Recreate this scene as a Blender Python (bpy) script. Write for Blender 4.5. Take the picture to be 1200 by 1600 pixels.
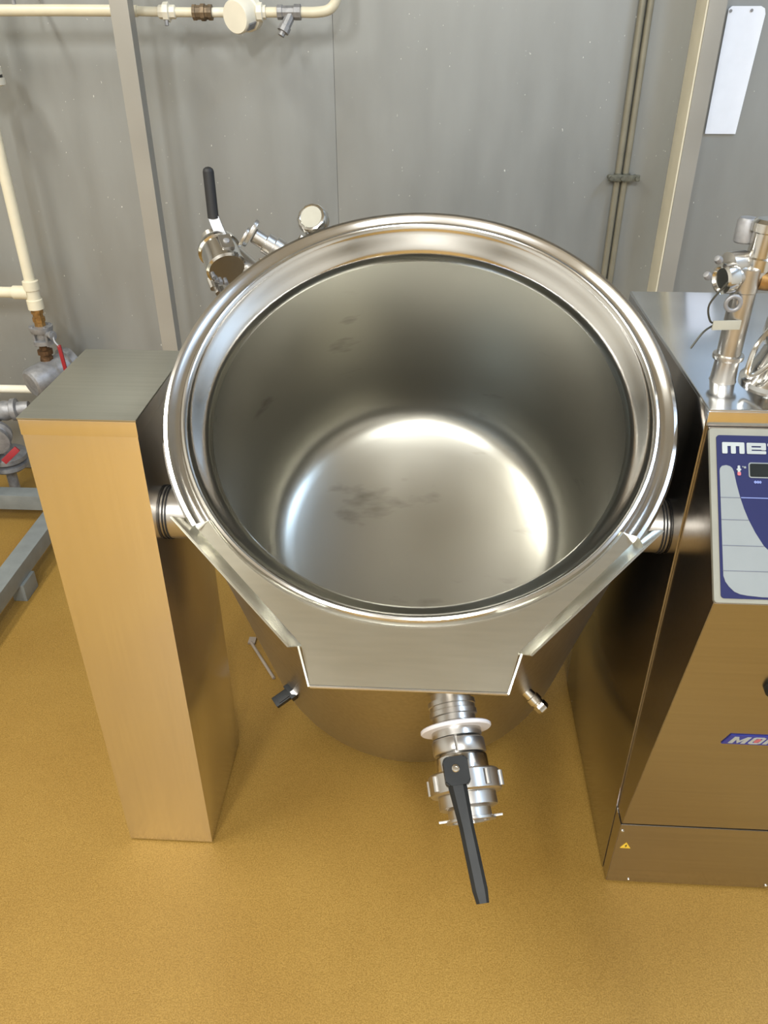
import bpy, bmesh, math, random
from mathutils import Vector, Matrix

# ------------------------------------------------------------------ reset
for o in list(bpy.data.objects):
    bpy.data.objects.remove(o, do_unlink=True)
scene = bpy.context.scene
COL = scene.collection
random.seed(7)
PI = math.pi

# ------------------------------------------------------------------ camera
W, H_IMG, F_PX = 1200, 1600, 1261.14
PITCH, YAW, ROLL, CAM_H = .561884, .056971, -.0026107, 1.36843
fw = Vector((-math.sin(YAW)*math.cos(PITCH), math.cos(YAW)*math.cos(PITCH), -math.sin(PITCH)))
rt = Vector((math.cos(YAW), math.sin(YAW), 0))
up = rt.cross(fw)
r2 = math.cos(ROLL)*rt + math.sin(ROLL)*up
u2 = -math.sin(ROLL)*rt + math.cos(ROLL)*up
cam_d = bpy.data.cameras.new('camera')
cam = bpy.data.objects.new('camera', cam_d)
COL.objects.link(cam)
m = Matrix((r2, u2, -fw)).transposed().to_4x4()
m.translation = Vector((0, 0, CAM_H))
cam.matrix_world = m
cam_d.sensor_fit = 'VERTICAL'
cam_d.sensor_height = 24.0
cam_d.lens = F_PX/H_IMG*24.0
cam_d.clip_start = .02
scene.camera = cam

# ------------------------------------------------------------------ world, lamps, exposure
wd = bpy.data.worlds.new('world')
scene.world = wd
wd.use_nodes = True
wd.node_tree.nodes['Background'].inputs[0].default_value = (.9, .93, 1, 1)
wd.node_tree.nodes['Background'].inputs[1].default_value = .3

def area(name, loc, sx, sy, power, col=(1, .97, .90), target=None):
    d = bpy.data.lights.new(name, 'AREA')
    d.shape = 'RECTANGLE'
    d.size, d.size_y, d.energy, d.color = sx, sy, power, col
    o = bpy.data.objects.new(name, d)
    COL.objects.link(o)
    o.location = loc
    if target is not None:
        o.rotation_euler = (Vector(target)-Vector(loc)).to_track_quat('-Z', 'Y').to_euler()
    return o

# fluorescent battens under the ceiling of the hall, then one added rear fill
area('ceiling_lamp_a', (-1.6, .65, 3.02), .25, 1.1, 52, (1, .98, .88))
area('ceiling_lamp_b', (-1.0, -1.65, 3.02), .25, 1.25, 84, (.98, 1, .98))
area('ceiling_lamp_c', (.35, -1.65, 3.02), .25, 1.25, 78, (.98, 1, .98))
area('ceiling_lamp_d', (1.9, .8, 3.02), .25, 1.1, 50, (.52, .72, 1))
area('added_rear_fill', (-.3, -3.2, 3.02), .25, 1.25, 80, (1, .98, .93))  # added unseen fill: brightens the floor behind the camera for the steel reflections

vs = scene.view_settings
vs.view_transform = 'Standard'
vs.look = 'None'
vs.gamma = 1
vs.use_curve_mapping = False
vs.exposure = 0.12

# ------------------------------------------------------------------ materials
def srgb(r, g, b):
    def f(c):
        c /= 255
        return c/12.92 if c <= .04045 else ((c+.055)/1.055)**2.4
    return (f(r), f(g), f(b), 1)

def new_mat(name):
    mt = bpy.data.materials.new(name)
    mt.use_nodes = True
    nt = mt.node_tree
    bs = nt.nodes['Principled BSDF']
    return mt, nt, bs

def noise(nt, scale, detail=4, stretch=(1, 1, 1), rough=.55):
    tc = nt.nodes.new('ShaderNodeTexCoord')
    mp = nt.nodes.new('ShaderNodeMapping')
    mp.inputs['Scale'].default_value = stretch
    nz = nt.nodes.new('ShaderNodeTexNoise')
    nz.inputs['Scale'].default_value = scale
    nz.inputs['Detail'].default_value = detail
    nz.inputs['Roughness'].default_value = rough
    nt.links.new(tc.outputs['Object'], mp.inputs['Vector'])
    nt.links.new(mp.outputs['Vector'], nz.inputs['Vector'])
    return nz.outputs['Fac']

def ramp(nt, fac, stops):
    r = nt.nodes.new('ShaderNodeValToRGB')
    e = r.color_ramp.elements
    while len(e) < len(stops):
        e.new(.5)
    for i, (p, c) in enumerate(stops):
        e[i].position = p
        e[i].color = c if len(c) == 4 else (*c, 1)
    nt.links.new(fac, r.inputs['Fac'])
    return r.outputs['Color']

def maprange(nt, fac, a, b, lo, hi):
    r = nt.nodes.new('ShaderNodeMapRange')
    r.inputs['From Min'].default_value = a
    r.inputs['From Max'].default_value = b
    r.inputs['To Min'].default_value = lo
    r.inputs['To Max'].default_value = hi
    nt.links.new(fac, r.inputs['Value'])
    return r.outputs['Result']

def bump(nt, bs, fac, strength, dist=.001):
    b = nt.nodes.new('ShaderNodeBump')
    b.inputs['Strength'].default_value = strength
    b.inputs['Distance'].default_value = dist
    nt.links.new(fac, b.inputs['Height'])
    nt.links.new(b.outputs['Normal'], bs.inputs['Normal'])

def steel(name, col, r0, r1, metallic=1.0, scale=6, stretch=(1, 1, 1), brush=None, bstr=.1, var=.12):
    """stainless steel: soft roughness patches and faint tonal variation, finer along the brushing"""
    mt, nt, bs = new_mat(name)
    f = noise(nt, scale, 1, stretch, .4)
    c = Vector(col[:3])
    mx_ = nt.nodes.new('ShaderNodeMix')
    mx_.data_type = 'RGBA'
    mx_.inputs[6].default_value = (*(c*(1-var*1.5)), 1)
    mx_.inputs[7].default_value = (*(c*(1+var*1.5)), 1)
    nt.links.new(noise(nt, 160, 1, brush, .4) if brush else f, mx_.inputs[0])
    nt.links.new(mx_.outputs[2], bs.inputs['Base Color'])
    bs.inputs['Metallic'].default_value = metallic
    nt.links.new(maprange(nt, f, .1, .9, r0, r1), bs.inputs['Roughness'])
    return mt

def plain(name, col, rough=.5, metallic=0., var=.1, scale=25, bstr=0., spec=.5):
    mt, nt, bs = new_mat(name)
    f = noise(nt, scale, 4)
    c = Vector(col[:3])
    nt.links.new(ramp(nt, f, [(.3, tuple(c*(1-var))), (.7, tuple(c*(1+var)))]), bs.inputs['Base Color'])
    bs.inputs['Roughness'].default_value = rough
    bs.inputs['Metallic'].default_value = metallic
    bs.inputs['Specular IOR Level'].default_value = spec
    if bstr:
        bump(nt, bs, f, bstr, .002)
    return mt

M = {}
ST = (.58, .565, .53)
M['bowl'] = steel('bowl_steel', (.365, .355, .315), .285, .35, scale=5, var=.10)
nt = M['bowl'].node_tree
bs = nt.nodes['Principled BSDF']
src = bs.inputs['Base Color'].links[0].from_socket
sc = ramp(nt, noise(nt, 9, 4, (.6, 1, 2.4)), [(.63, (1, 1, 1)), (.82, (.45, .44, .42))])
mm_ = nt.nodes.new('ShaderNodeMix')
mm_.data_type = 'RGBA'
mm_.blend_type = 'MULTIPLY'
mm_.inputs[0].default_value = 1
nt.links.new(src, mm_.inputs[6])
nt.links.new(sc, mm_.inputs[7])
nt.links.new(mm_.outputs[2], bs.inputs['Base Color'])
M['polish'] = steel('polished_steel', (.66, .65, .63), .10, .20, scale=9)
M['shell'] = steel('shell_steel', (.50, .47, .42), .285, .35, scale=4, brush=(1, 1, .05), bstr=.06)
M['spout'] = steel('spout_steel', (.62, .61, .54), .19, .255, scale=8, brush=(.1, 1, 1), bstr=.06, var=.05)
M['ped'] = steel('brushed_steel', (.88, .85, .83), .15, .23, scale=5, brush=(1, 1, .03), bstr=.10, var=.035)
M['ptop'] = steel('dull_top_steel', (.44, .435, .385), .285, .40, scale=11, brush=(.04, 1, 1), bstr=.08, var=.06)
M['cab'] = steel('cabinet_steel', (.50, .47, .44), .18, .255, scale=5, brush=(.03, 1, 1), bstr=.08, var=.06)
M['cside'] = steel('cabinet_side_steel', (.42, .40, .385), .12, .18, scale=5, var=.05)
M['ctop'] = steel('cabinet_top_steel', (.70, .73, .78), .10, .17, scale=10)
M['chrome'] = steel('chrome', (.66, .65, .62), .10, .2, scale=30)
M['satin'] = steel('satin_fittings', (.55, .53, .50), .285, .37, scale=30)
M['castgrey'] = plain('grey_casting', (.30, .30, .31), .5, .55, .2, 60, .2)
M['galv'] = plain('grey_painted_steel', (.23, .25, .25), .45, .3, .12, 20)
M['cream'] = plain('cream_paint', (.74, .68, .52), .38, 0, .06, 14)
M['creamwhite'] = plain('cream_white_paint', (.80, .76, .64), .4, 0, .05, 14)
M['brass'] = plain('tarnished_brass', (.36, .21, .075), .42, .75, .4, 60, .2)
M['oldbrass'] = plain('weathered_brass', (.20, .145, .09), .5, .4, .5, 50, .3)
M['rust'] = plain('rusty_brown_iron', (.12, .065, .03), .6, .5, .5, 70, .3)
M['red'] = plain('red_plastic', (.29, .016, .024), .4, 0, .1)
M['black'] = plain('black_plastic', (.013, .014, .014), .5, 0, .2, 40, spec=.3)
M['rubber'] = plain('black_rubber', (.012, .012, .013), .6)
M['whitepl'] = plain('white_plastic', (.80, .80, .82), .4, 0, .02)
M['whitesheet'] = plain('white_sheet', (.88, .90, .96), .45, 0, .02)
M['teflon'] = plain('white_gasket', (.72, .70, .72), .35, 0, .03)
M['alu'] = plain('panel_aluminium', (.25, .245, .205), .6, .2, .05, 30, spec=.3)
M['blue'] = plain('blue_foil', (.010, .0125, .068), .55, 0, .06, spec=.25)
M['foilgrey'] = plain('grey_foil', (.225, .245, .25), .6, 0, .03, spec=.25)
M['line'] = plain('printed_line', (.12, .13, .16), .6, spec=.25)
M['capgrey'] = plain('grey_green_disc', (.30, .29, .245), .5, .3)
M['seal'] = plain('pale_tag', (.38, .37, .31), .6)
M['lineblue'] = plain('printed_blue_line', (.16, .20, .42), .6, spec=.25)
M['lcd'] = plain('dark_display', (.012, .016, .018), .15)
M['print'] = plain('printed_white', (.36, .385, .39), .6, spec=.25)
M['printpink'] = plain('printed_pink', (.45, .13, .15), .6, spec=.25)
M['plateblue'] = plain('name_plate_blue', (.03, .04, .26), .3)
M['yellow'] = plain('warning_yellow', (.75, .50, .05), .5)
M['wire'] = plain('thin_wire', (.08, .08, .07), .4, .6)
M['bluecap'] = plain('blue_plastic', (.02, .09, .14), .4)
M['paint'] = plain('hall_paint', (.62, .62, .60), .7)
M['ceil'] = plain('ceiling_paint', (.70, .70, .68), .8)
M['tape'] = plain('grey_strip', (.30, .25, .21), .6)

# ochre epoxy floor: speckled grain, faint stains, soft gloss
mt, nt, bs = new_mat('ochre_epoxy')
fine = noise(nt, 420, 2)
mid = noise(nt, 3.2, 5)
c1 = ramp(nt, fine, [(.30, (.225, .128, .023)), (.70, (.35, .212, .050))])
c2 = ramp(nt, mid, [(.30, (.80, .74, .66)), (.62, (1.0, 1.0, 1.0))])
mx = nt.nodes.new('ShaderNodeMix')
mx.data_type = 'RGBA'
mx.blend_type = 'MULTIPLY'
mx.inputs[0].default_value = .55
nt.links.new(c1, mx.inputs[6])
nt.links.new(c2, mx.inputs[7])
nt.links.new(mx.outputs[2], bs.inputs['Base Color'])
nt.links.new(maprange(nt, mid, .3, .7, .46, .56), bs.inputs['Roughness'])
bs.inputs['Specular IOR Level'].default_value = .28
bump(nt, bs, fine, .45, .0015)
M['floor'] = mt

# dull stainless wall sheets: streaks, scuffs, tiny bright nicks
mt, nt, bs = new_mat('wall_sheet_steel')
st = noise(nt, 5, 6, (2.0, 1, .5))
sp = noise(nt, 150, 2, (1, 1, .5))
base = ramp(nt, st, [(.25, (.300, .310, .304)), (.75, (.355, .365, .358))])
nick = ramp(nt, sp, [(.745, (0, 0, 0)), (.76, (.45, .45, .42))])
ad = nt.nodes.new('ShaderNodeMix')
ad.data_type = 'RGBA'
ad.blend_type = 'ADD'
ad.inputs[0].default_value = 1
nt.links.new(base, ad.inputs[6])
nt.links.new(nick, ad.inputs[7])
nt.links.new(ad.outputs[2], bs.inputs['Base Color'])
bs.inputs['Metallic'].default_value = .45
nt.links.new(maprange(nt, st, .3, .7, .40, .52), bs.inputs['Roughness'])
M['wall'] = mt
M['post'] = steel('post_steel', (.36, .345, .31), .40, .5, metallic=.3, scale=6)
M['lever'] = steel('lever_steel', (.34, .35, .37), .31, .4, scale=20)
M['conduit'] = plain('conduit_grey', (.27, .25, .19), .4, .4, .08)
M['clamp'] = plain('clamp_zinc', (.16, .16, .13), .5, .6, .3, 80)

# ------------------------------------------------------------------ mesh helpers
def frame(origin, z, x=None):
    """matrix whose local Z runs along z, starting at origin"""
    z = Vector(z).normalized()
    if x is None:
        x = Vector((1, 0, 0)) if abs(z.x) < .9 else Vector((0, 1, 0))
    x = Vector(x)
    x = (x - z*x.dot(z)).normalized()
    y = z.cross(x)
    mm = Matrix((x, y, z)).transposed().to_4x4()
    mm.translation = Vector(origin)
    return mm

ID = Matrix.Identity(4)

def lathe(bm, prof, mat=ID, n=32, a0=0., a1=2*PI, caps=True):
    full = abs(a1-a0-2*PI) < 1e-6
    cnt = n if full else n+1
    rings = []
    for (r, z) in prof:
        if r < 1e-7:
            rings.append([bm.verts.new(mat @ Vector((0, 0, z)))])
        else:
            rings.append([bm.verts.new(mat @ Vector((r*math.cos(a0+(a1-a0)*i/n), r*math.sin(a0+(a1-a0)*i/n), z))) for i in range(cnt)])
    for A, B in zip(rings, rings[1:]):
        for i in range(n):
            j = (i+1) % cnt
            if len(A) == 1 and len(B) == 1:
                continue
            if len(A) == 1:
                bm.faces.new((A[0], B[j], B[i]))
            elif len(B) == 1:
                bm.faces.new((A[i], A[j], B[0]))
            else:
                bm.faces.new((A[i], A[j], B[j], B[i]))
    if caps and full:
        for R, flip in ((rings[0], True), (rings[-1], False)):
            if len(R) > 2:
                try:
                    bm.faces.new(list(reversed(R)) if flip else R)
                except ValueError:
                    pass
    if not full and caps:
        for k in (0, n):
            try:
                bm.faces.new([R[k] if len(R) > 1 else R[0] for R in rings])
            except ValueError:
                pass
    return bm

def cyl(bm, a, b, r, n=24, r_b=None, bev=0.0):
    a, b = Vector(a), Vector(b)
    L = (b-a).length
    rb = r if r_b is None else r_b
    if bev:
        prof = [(r-bev, 0), (r, bev), (rb, L-bev), (rb-bev, L)]
    else:
        prof = [(r, 0), (rb, L)]
    return lathe(bm, prof, frame(a, b-a), n)

def stack(bm, a, d, prof, n=28, x=None):
    """profile of (radius, distance) along direction d from a"""
    return lathe(bm, prof, frame(a, d, x), n)

def box(bm, lo, hi, mat=ID, bev=0.0):
    lo, hi = Vector(lo), Vector(hi)
    vs_ = []
    for x in (lo.x, hi.x):
        for y in (lo.y, hi.y):
            for z in (lo.z, hi.z):
                vs_.append(bm.verts.new(mat @ Vector((x, y, z))))
    q = [(0, 1, 3, 2), (4, 6, 7, 5), (0, 4, 5, 1), (2, 3, 7, 6), (0, 2, 6, 4), (1, 5, 7, 3)]
    fs = [bm.faces.new([vs_[i] for i in f]) for f in q]
    if bev:
        es = list({e for f in fs for e in f.edges})
        bmesh.ops.bevel(bm, geom=es, offset=bev, segments=2, profile=.7, affect='EDGES')
    return bm

def prism(bm, pts, z0, z1, mat=ID, bev=0.0):
    """polygon in local XY extruded from z0 to z1"""
    A = [bm.verts.new(mat @ Vector((p[0], p[1], z0))) for p in pts]
    B = [bm.verts.new(mat @ Vector((p[0], p[1], z1))) for p in pts]
    n = len(pts)
    fs = [bm.faces.new(list(reversed(A))), bm.faces.new(B)]
    for i in range(n):
        j = (i+1) % n
        fs.append(bm.faces.new((A[i], A[j], B[j], B[i])))
    if bev:
        es = list({e for f in fs for e in f.edges})
        bmesh.ops.bevel(bm, geom=es, offset=bev, segments=2, affect='EDGES')
    return bm

def tube(bm, pts, r, n=12, smooth=6):
    """round tube along a Catmull-Rom path through pts"""
    P = [Vector(p) for p in pts]
    path = []
    if smooth > 1 and len(P) > 2:
        Q = [2*P[0]-P[1]] + P + [2*P[-1]-P[-2]]
        for i in range(1, len(Q)-2):
            for k in range(smooth):
                t = k/smooth
                p0, p1, p2, p3 = Q[i-1], Q[i], Q[i+1], Q[i+2]
                path.append(.5*((2*p1)+(p2-p0)*t+(2*p0-5*p1+4*p2-p3)*t*t+(3*p1-p0-3*p2+p3)*t**3))
        path.append(P[-1])
    else:
        path = P
    T0 = (path[1]-path[0]).normalized()
    x = Vector((1, 0, 0)) if abs(T0.x) < .8 else Vector((0, 0, 1))
    rings = []
    for i, p in enumerate(path):
        T = (path[min(i+1, len(path)-1)]-path[max(i-1, 0)]).normalized()
        x = (x-T*x.dot(T)).normalized()
        y = T.cross(x)
        rings.append([bm.verts.new(p+r*(math.cos(2*PI*k/n)*x+math.sin(2*PI*k/n)*y)) for k in range(n)])
    for A, B in zip(rings, rings[1:]):
        for k in range(n):
            j = (k+1) % n
            bm.faces.new((A[k], A[j], B[j], B[k]))
    bm.faces.new(list(reversed(rings[0])))
    bm.faces.new(rings[-1])
    return bm

def rrect(x0, y0, x1, y1, r, k=5):
    pts = []
    for cx, cy, a in ((x1-r, y1-r, 0), (x0+r, y1-r, PI/2), (x0+r, y0+r, PI), (x1-r, y0+r, 1.5*PI)):
        for i in range(k+1):
            t = a+PI/2*i/k
            pts.append((cx+r*math.cos(t), cy+r*math.sin(t)))
    return pts

def BM():
    return bmesh.new()

def obj(name, bm, mat, parent=None, label=None, smooth=35, origin=None):
    """link the bmesh (built in world space) as one object; children share their root's origin"""
    bmesh.ops.recalc_face_normals(bm, faces=bm.faces[:])
    root = parent
    while root is not None and root.parent is not None:
        root = root.parent
    if root is not None:
        off = Vector(root['_o'])
    else:
        if origin is None:
            xs = [v.co for v in bm.verts]
            off = Vector(((min(v.x for v in xs)+max(v.x for v in xs))/2, (min(v.y for v in xs)+max(v.y for v in xs))/2, min(v.z for v in xs)))
        else:
            off = Vector(origin)
    for v in bm.verts:
        v.co -= off
    ca = math.radians(smooth)
    for f in bm.faces:
        f.smooth = True
    for e in bm.edges:
        if len(e.link_faces) == 2 and e.calc_face_angle(0) > ca:
            e.smooth = False
    me = bpy.data.meshes.new(name)
    bm.to_mesh(me)
    bm.free()
    me.materials.append(M[mat])
    o = bpy.data.objects.new(name, me)
    COL.objects.link(o)
    if parent is None:
        o.location = off
        o['_o'] = tuple(off)
    else:
        o.parent = parent
    if label:
        o['label'] = label
    return o

def tag(o, label, cat, group=None, kind=None):
    o['label'] = label
    if cat:
        o['category'] = cat
    if group:
        o['group'] = group
    if kind:
        o['kind'] = kind
    return o

def thing(name, label, cat, loc, group=None):
    o = bpy.data.objects.new(name, None)
    COL.objects.link(o)
    o.location = loc
    o['_o'] = tuple(loc)
    o.empty_display_size = .05
    return tag(o, label, cat, group)

def struct(o, label=None):
    o['kind'] = 'structure'
    if label:
        o['label'] = label
    return o

# ------------------------------------------------------------------ the hall
WALL_Y = 2.39
XL, XR, YF, ZC = -3.2, 2.8, -4.6, 3.1
struct(obj('floor', box(BM(), (XL, YF, -.06), (XR, WALL_Y+.06, 0)), 'floor'), 'ochre speckled epoxy floor')
struct(obj('ceiling', box(BM(), (XL, YF, ZC), (XR, WALL_Y+.06, ZC+.06)), 'ceil'), 'pale ceiling above the kettle')
wb = struct(obj('wall_back', box(BM(), (XL, WALL_Y+.004, 0), (XR, WALL_Y+.06, ZC)), 'castgrey'), 'wall clad in dull stainless sheets')
edges = [XL+.001, -1.50, -.264, .94, 2.15, XR-.001]
for a, b in zip(edges, edges[1:]):
    obj('sheet_panel', box(BM(), (a+.0004, WALL_Y, .004), (b-.0004, WALL_Y+.0038, ZC-.002), bev=.0008), 'wall', wb)
struct(obj('wall_left', box(BM(), (XL-.06, YF, 0), (XL, WALL_Y+.06, ZC)), 'paint'), 'painted side wall')
struct(obj('wall_right', box(BM(), (XR, YF, 0), (XR+.06, WALL_Y+.06, ZC)), 'paint'), 'painted side wall')
struct(obj('wall_front', box(BM(), (XL, YF-.06, 0), (XR, YF, ZC)), 'paint'), 'painted end wall')

# square steel posts
tag(obj('steel_post', box(BM(), (-.752, 2.15, 0), (-.708, 2.192, ZC), bev=.003), 'post'),
    'grey square steel post in front of the cream pipe', 'post', 'upright square posts')
rp = tag(obj('steel_post', box(BM(), (.6420, 2.295, 0), (.6850, WALL_Y-.0005, ZC), bev=.002), 'post'),
         'square steel post with a cream side strip beside the white sheet', 'post', 'upright square posts')
obj('side_strip', box(BM(), (.6375, 2.297, .001), (.6419, WALL_Y-.0005, ZC-.001), bev=.001), 'cream', rp, 'cream painted strip')

# ------------------------------------------------------------------ left pedestal
PX0, PX1, PY0, PY1, PZ = -.547, -.387, .956, 1.208, .90
ped = thing('support_pedestal', 'tall brushed steel pedestal carrying the left side of the kettle', 'pedestal', ((PX0+PX1)/2, (PY0+PY1)/2, 0))
obj('pedestal_body', box(BM(), (PX0, PY0, .004), (PX1, PY1, PZ-.018), bev=.0015), 'ped', ped)
obj('base_rim', box(BM(), (PX0+.006, PY0+.006, 0), (PX1-.006, PY1-.006, .004)), 'rubber', ped)
obj('upper_band', box(BM(), (PX0-.0008, PY0-.0010, PZ-.026), (PX1+.0008, PY1+.0008, PZ-.0032), bev=.0008), 'ped', ped)
obj('top_plate', box(BM(), (PX0-.0016, PY0-.0018, PZ-.0032), (PX1+.0016, PY1+.0012, PZ), bev=.0010), 'ptop', ped, 'dull steel top plate')

# ------------------------------------------------------------------ control cabinet (right)
CX0, CX1, CZ = .353, .82, .94
cab = thing('control_cabinet', 'wide steel control cabinet with blue control panel and sloping front', 'cabinet', ((CX0+CX1)/2, 1.18, 0))
obj('cabinet_body', box(BM(), (CX0-.0004, .944, .004), (CX1, 1.428, CZ-.004), bev=.0006), 'cside', cab)
obj('cabinet_top', box(BM(), (CX0, .940, CZ-.022), (CX1, 1.430, CZ), bev=.002), 'ctop', cab)
YZX = Matrix(((0, 0, 1, 0), (1, 0, 0, 0), (0, 1, 0, 0), (0, 0, 0, 1)))     # local (a,b,c) -> (x=c, y=a, z=b)
obj('front_cover', prism(BM(), [(.9435, .178), (.908, .178), (.7905, .7525), (.934, .9178), (.9435, .9178)], CX0+.0022, CX1, YZX, bev=.0008), 'cab', cab)
obj('skirt_panel', prism(BM(), [(.9435, .004), (.916, .004), (.907, .176), (.9435, .176)], CX0+.0010, CX1, YZX, bev=.001), 'cab', cab)
obj('base_rim', box(BM(), (CX0+.006, .925, 0), (CX1-.006, 1.42, .004)), 'rubber', cab)
obj('top_fascia', box(BM(), (CX0-.0004, .9382, CZ-.0215), (CX1, .9402, CZ-.0025), bev=.0005), 'ped', cab)
P0 = Vector((CX0, .934, .918))
P1 = Vector((CX0, .790, .753))
eD = (P1-P0).normalized()
pn = eD.cross(Vector((1, 0, 0)))
if pn.y > 0:
    pn = -pn
PAN = Matrix((Vector((1, 0, 0)), eD, pn)).transposed().to_4x4()
PAN.translation = P0
cp = obj('control_panel_frame', prism(BM(), rrect(.0012, .0015, .462, .2185, .003), -.002, .0035, PAN, bev=.0006), 'alu', cab, 'pale grey panel frame')
obj('control_foil', prism(BM(), rrect(.0091, .0106, .44, .2132, .004), .0035, .0046, PAN), 'blue', cp, 'dark blue control foil')
colp = [(.0119, .056), (.0126, .0525), (.015, .0498), (.0198, .0487), (.0246, .0500), (.0274, .0525), (.0292, .0570), (.0318, .0720),
        (.0356, .0887), (.0400, .1035), (.0448, .1164), (.0525, .1325), (.0621, .1484), (.071, .157), (.085, .167), (.105, .175), (.14, .18), (.14, .2105), (.058, .2105), (.0401, .2091),
        (.0320, .2078), (.0251, .2049), (.0190, .1990), (.0148, .1930), (.0126, .1859)]
obj('grey_field', prism(BM(), colp, .0046, .0050, PAN), 'foilgrey', cp)
for s_, x1 in ((.0894, .0356), (.1170, .0448), (.1488, .0621), (.1797, .125)):
    obj('division_line', prism(BM(), [(.012, s_-.0005), (x1, s_-.0005), (x1, s_+.0005), (.012, s_+.0005)], .0050, .0053, PAN), 'line', cp)
obj('foil_line', prism(BM(), [(.0365, .0886), (.30, .0892), (.30, .0904), (.0370, .0898)], .0046, .0050, PAN), 'lineblue', cp)
# lettering "met"
def glyph(name, quads, mat='print', z=.0046, parent=cp, frm=PAN, t=.0006):
    bm = BM()
    for qi, q in enumerate(quads):
        t += .00006
        if len(q) == 4 and not isinstance(q[0], tuple):
            x0, y0, x1, y1 = q
            prism(bm, rrect(x0, y0, x1, y1, min(.0012, (x1-x0)*.3, (y1-y0)*.3), 3), z, z+t, frm)
        else:
            prism(bm, q, z, z+t, frm)
    return obj(name, bm, mat, parent)
glyph('letter_m', [(.0157, .0196, .0428, .0244), (.0157, .0200, .0221, .0340), (.0263, .0220, .0322, .0340), (.0366, .0205, .0428, .0340)])
glyph('letter_e', [(.0456, .0198, .0690, .0238), (.0456, .0205, .0515, .0338), (.0630, .0205, .0690, .0290), (.0490, .0257, .0680, .0284), (.0456, .0300, .0690, .0340)])
glyph('letter_t', [(.0735, .0165, .0797, .0340), (.0708, .0200, .0850, .0240), (.0735, .0300, .0850, .0340)])
glyph('display_frame', [rrect(.0470, .0448, .118, .0642, .003)], 'foilgrey', .0046)
glyph('display', [rrect(.0484, .0462, .1166, .0628, .002)], 'lcd', .0052)
glyph('thermometer_symbol', [(.0338, .0490, .0368, .0590), (.0325, .0530, .0380, .0548)], 'print')
glyph('thermometer_bulb', [(.0332, .0570, .0374, .0615)], 'printpink', .0050)
glyph('degree_symbol', [(.0395, .0495, .0408, .0510), (.0413, .0498, .0440, .0525)], 'foilgrey')
glyph('wave_symbol', [(.0530, .0683, .0620, .0705), (.0538, .0675, .0555, .0712), (.0570, .0675, .0585, .0712), (.0600, .0675, .0612, .0712)], 'lineblue')
# small name plate on the sloping front
Q0, Q1 = Vector((CX0, .7905, .7525)), Vector((CX0, .908, .178))
eF = (Q1-Q0).normalized()
fn = eF.cross(Vector((1, 0, 0)))
if fn.y > 0:
    fn = -fn
FRM = Matrix((Vector((1, 0, 0)), eF, fn)).transposed().to_4x4()
FRM.translation = Q0
pl = obj('name_plate', prism(BM(), [(.1035, .2905), (.24, .2905), (.24, .3150), (.0955, .3150)], 0, .0018, FRM, bev=.0004), 'plateblue', cab, 'small dark blue name plate')
sl = lambda x, y: (x+(.303-y)*.35, y)
def sglyph(name, polys, mat, z=.0018):
    bm = BM()
    for qi, q in enumerate(polys):
        prism(bm, [sl(*p) for p in q], z, z+.0005+.00005*qi, FRM)
    return obj(name, bm, mat, pl)
sglyph('letter_m', [[(.1070, .2945), (.1135, .2945), (.1135, .3115), (.1070, .3115)], [(.1250, .2945), (.1310, .2945), (.1310, .3115), (.1250, .3115)],
                    [(.1130, .2945), (.1195, .3040), (.1195, .3110), (.1130, .3010)], [(.1195, .3040), (.1255, .2945), (.1255, .3010), (.1195, .3110)]], 'print')
sglyph('letter_o', [[(.1350, .2960), (.1385, .2942), (.1400, .2942), (.1400, .3118), (.1385, .3118), (.1350, .3100)], [(.1490, .2945), (.1530, .2960), (.1530, .3100), (.1490, .3118)],
                    [(.1395, .2942), (.1495, .2942), (.1495, .2970), (.1395, .2970)], [(.1395, .3090), (.1495, .3090), (.1495, .3118), (.1395, .3118)]], 'print')
sglyph('red_dot', [[(.1445+.0042*math.cos(i*PI/6), .303+.0055*math.sin(i*PI/6)) for i in range(12)]], 'printpink', .0019)
sglyph('letter_stroke', [[(.1565, .2945), (.1625, .2945), (.1625, .3115), (.1565, .3115)]], 'print')
# lamp lens, screws, warning triangle
obj('round_button', lathe(BM(), [(.016, 0), (.016, .006), (.012, .012), (0, .013)], frame(FRM @ Vector((.130, .170, 0)), fn), 20), 'black', cab)
def on_skirt(x, z):
    t = (z-.004)/.172
    return Vector((x, .916+(.907-.916)*t, z))
sn = Vector((0, -1, -.05)).normalized()
for x, z, r in ((.3595, .158, .0032), (.394, .012, .0022), (.640, .012, .0035)):
    obj('screw', lathe(BM(), [(r, 0), (r, .0012), (r*.6, .0024), (0, .0026)], frame(on_skirt(x, z), sn), 12), 'chrome', cab)
SK = Matrix((Vector((1, 0, 0)), sn.cross(Vector((1, 0, 0))), sn)).transposed().to_4x4()
SK.translation = on_skirt(.372, .116)
sgn = 1 if SK[2][1] > 0 else -1
wt = obj('warning_sign', prism(BM(), [(-.009, -.007*sgn), (.009, -.007*sgn), (0, .009*sgn)][::sgn], 0, .0008, SK), 'yellow', cab, 'yellow warning triangle')
obj('lightning_mark', prism(BM(), [(.0005, .004*sgn), (-.002, -.001*sgn), (.0003, -.0008*sgn), (-.0008, -.005*sgn), (.0022, .0005*sgn), (0, .0006*sgn), (.0018, .004*sgn)], .0008, .0011, SK), 'black', wt)

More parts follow.
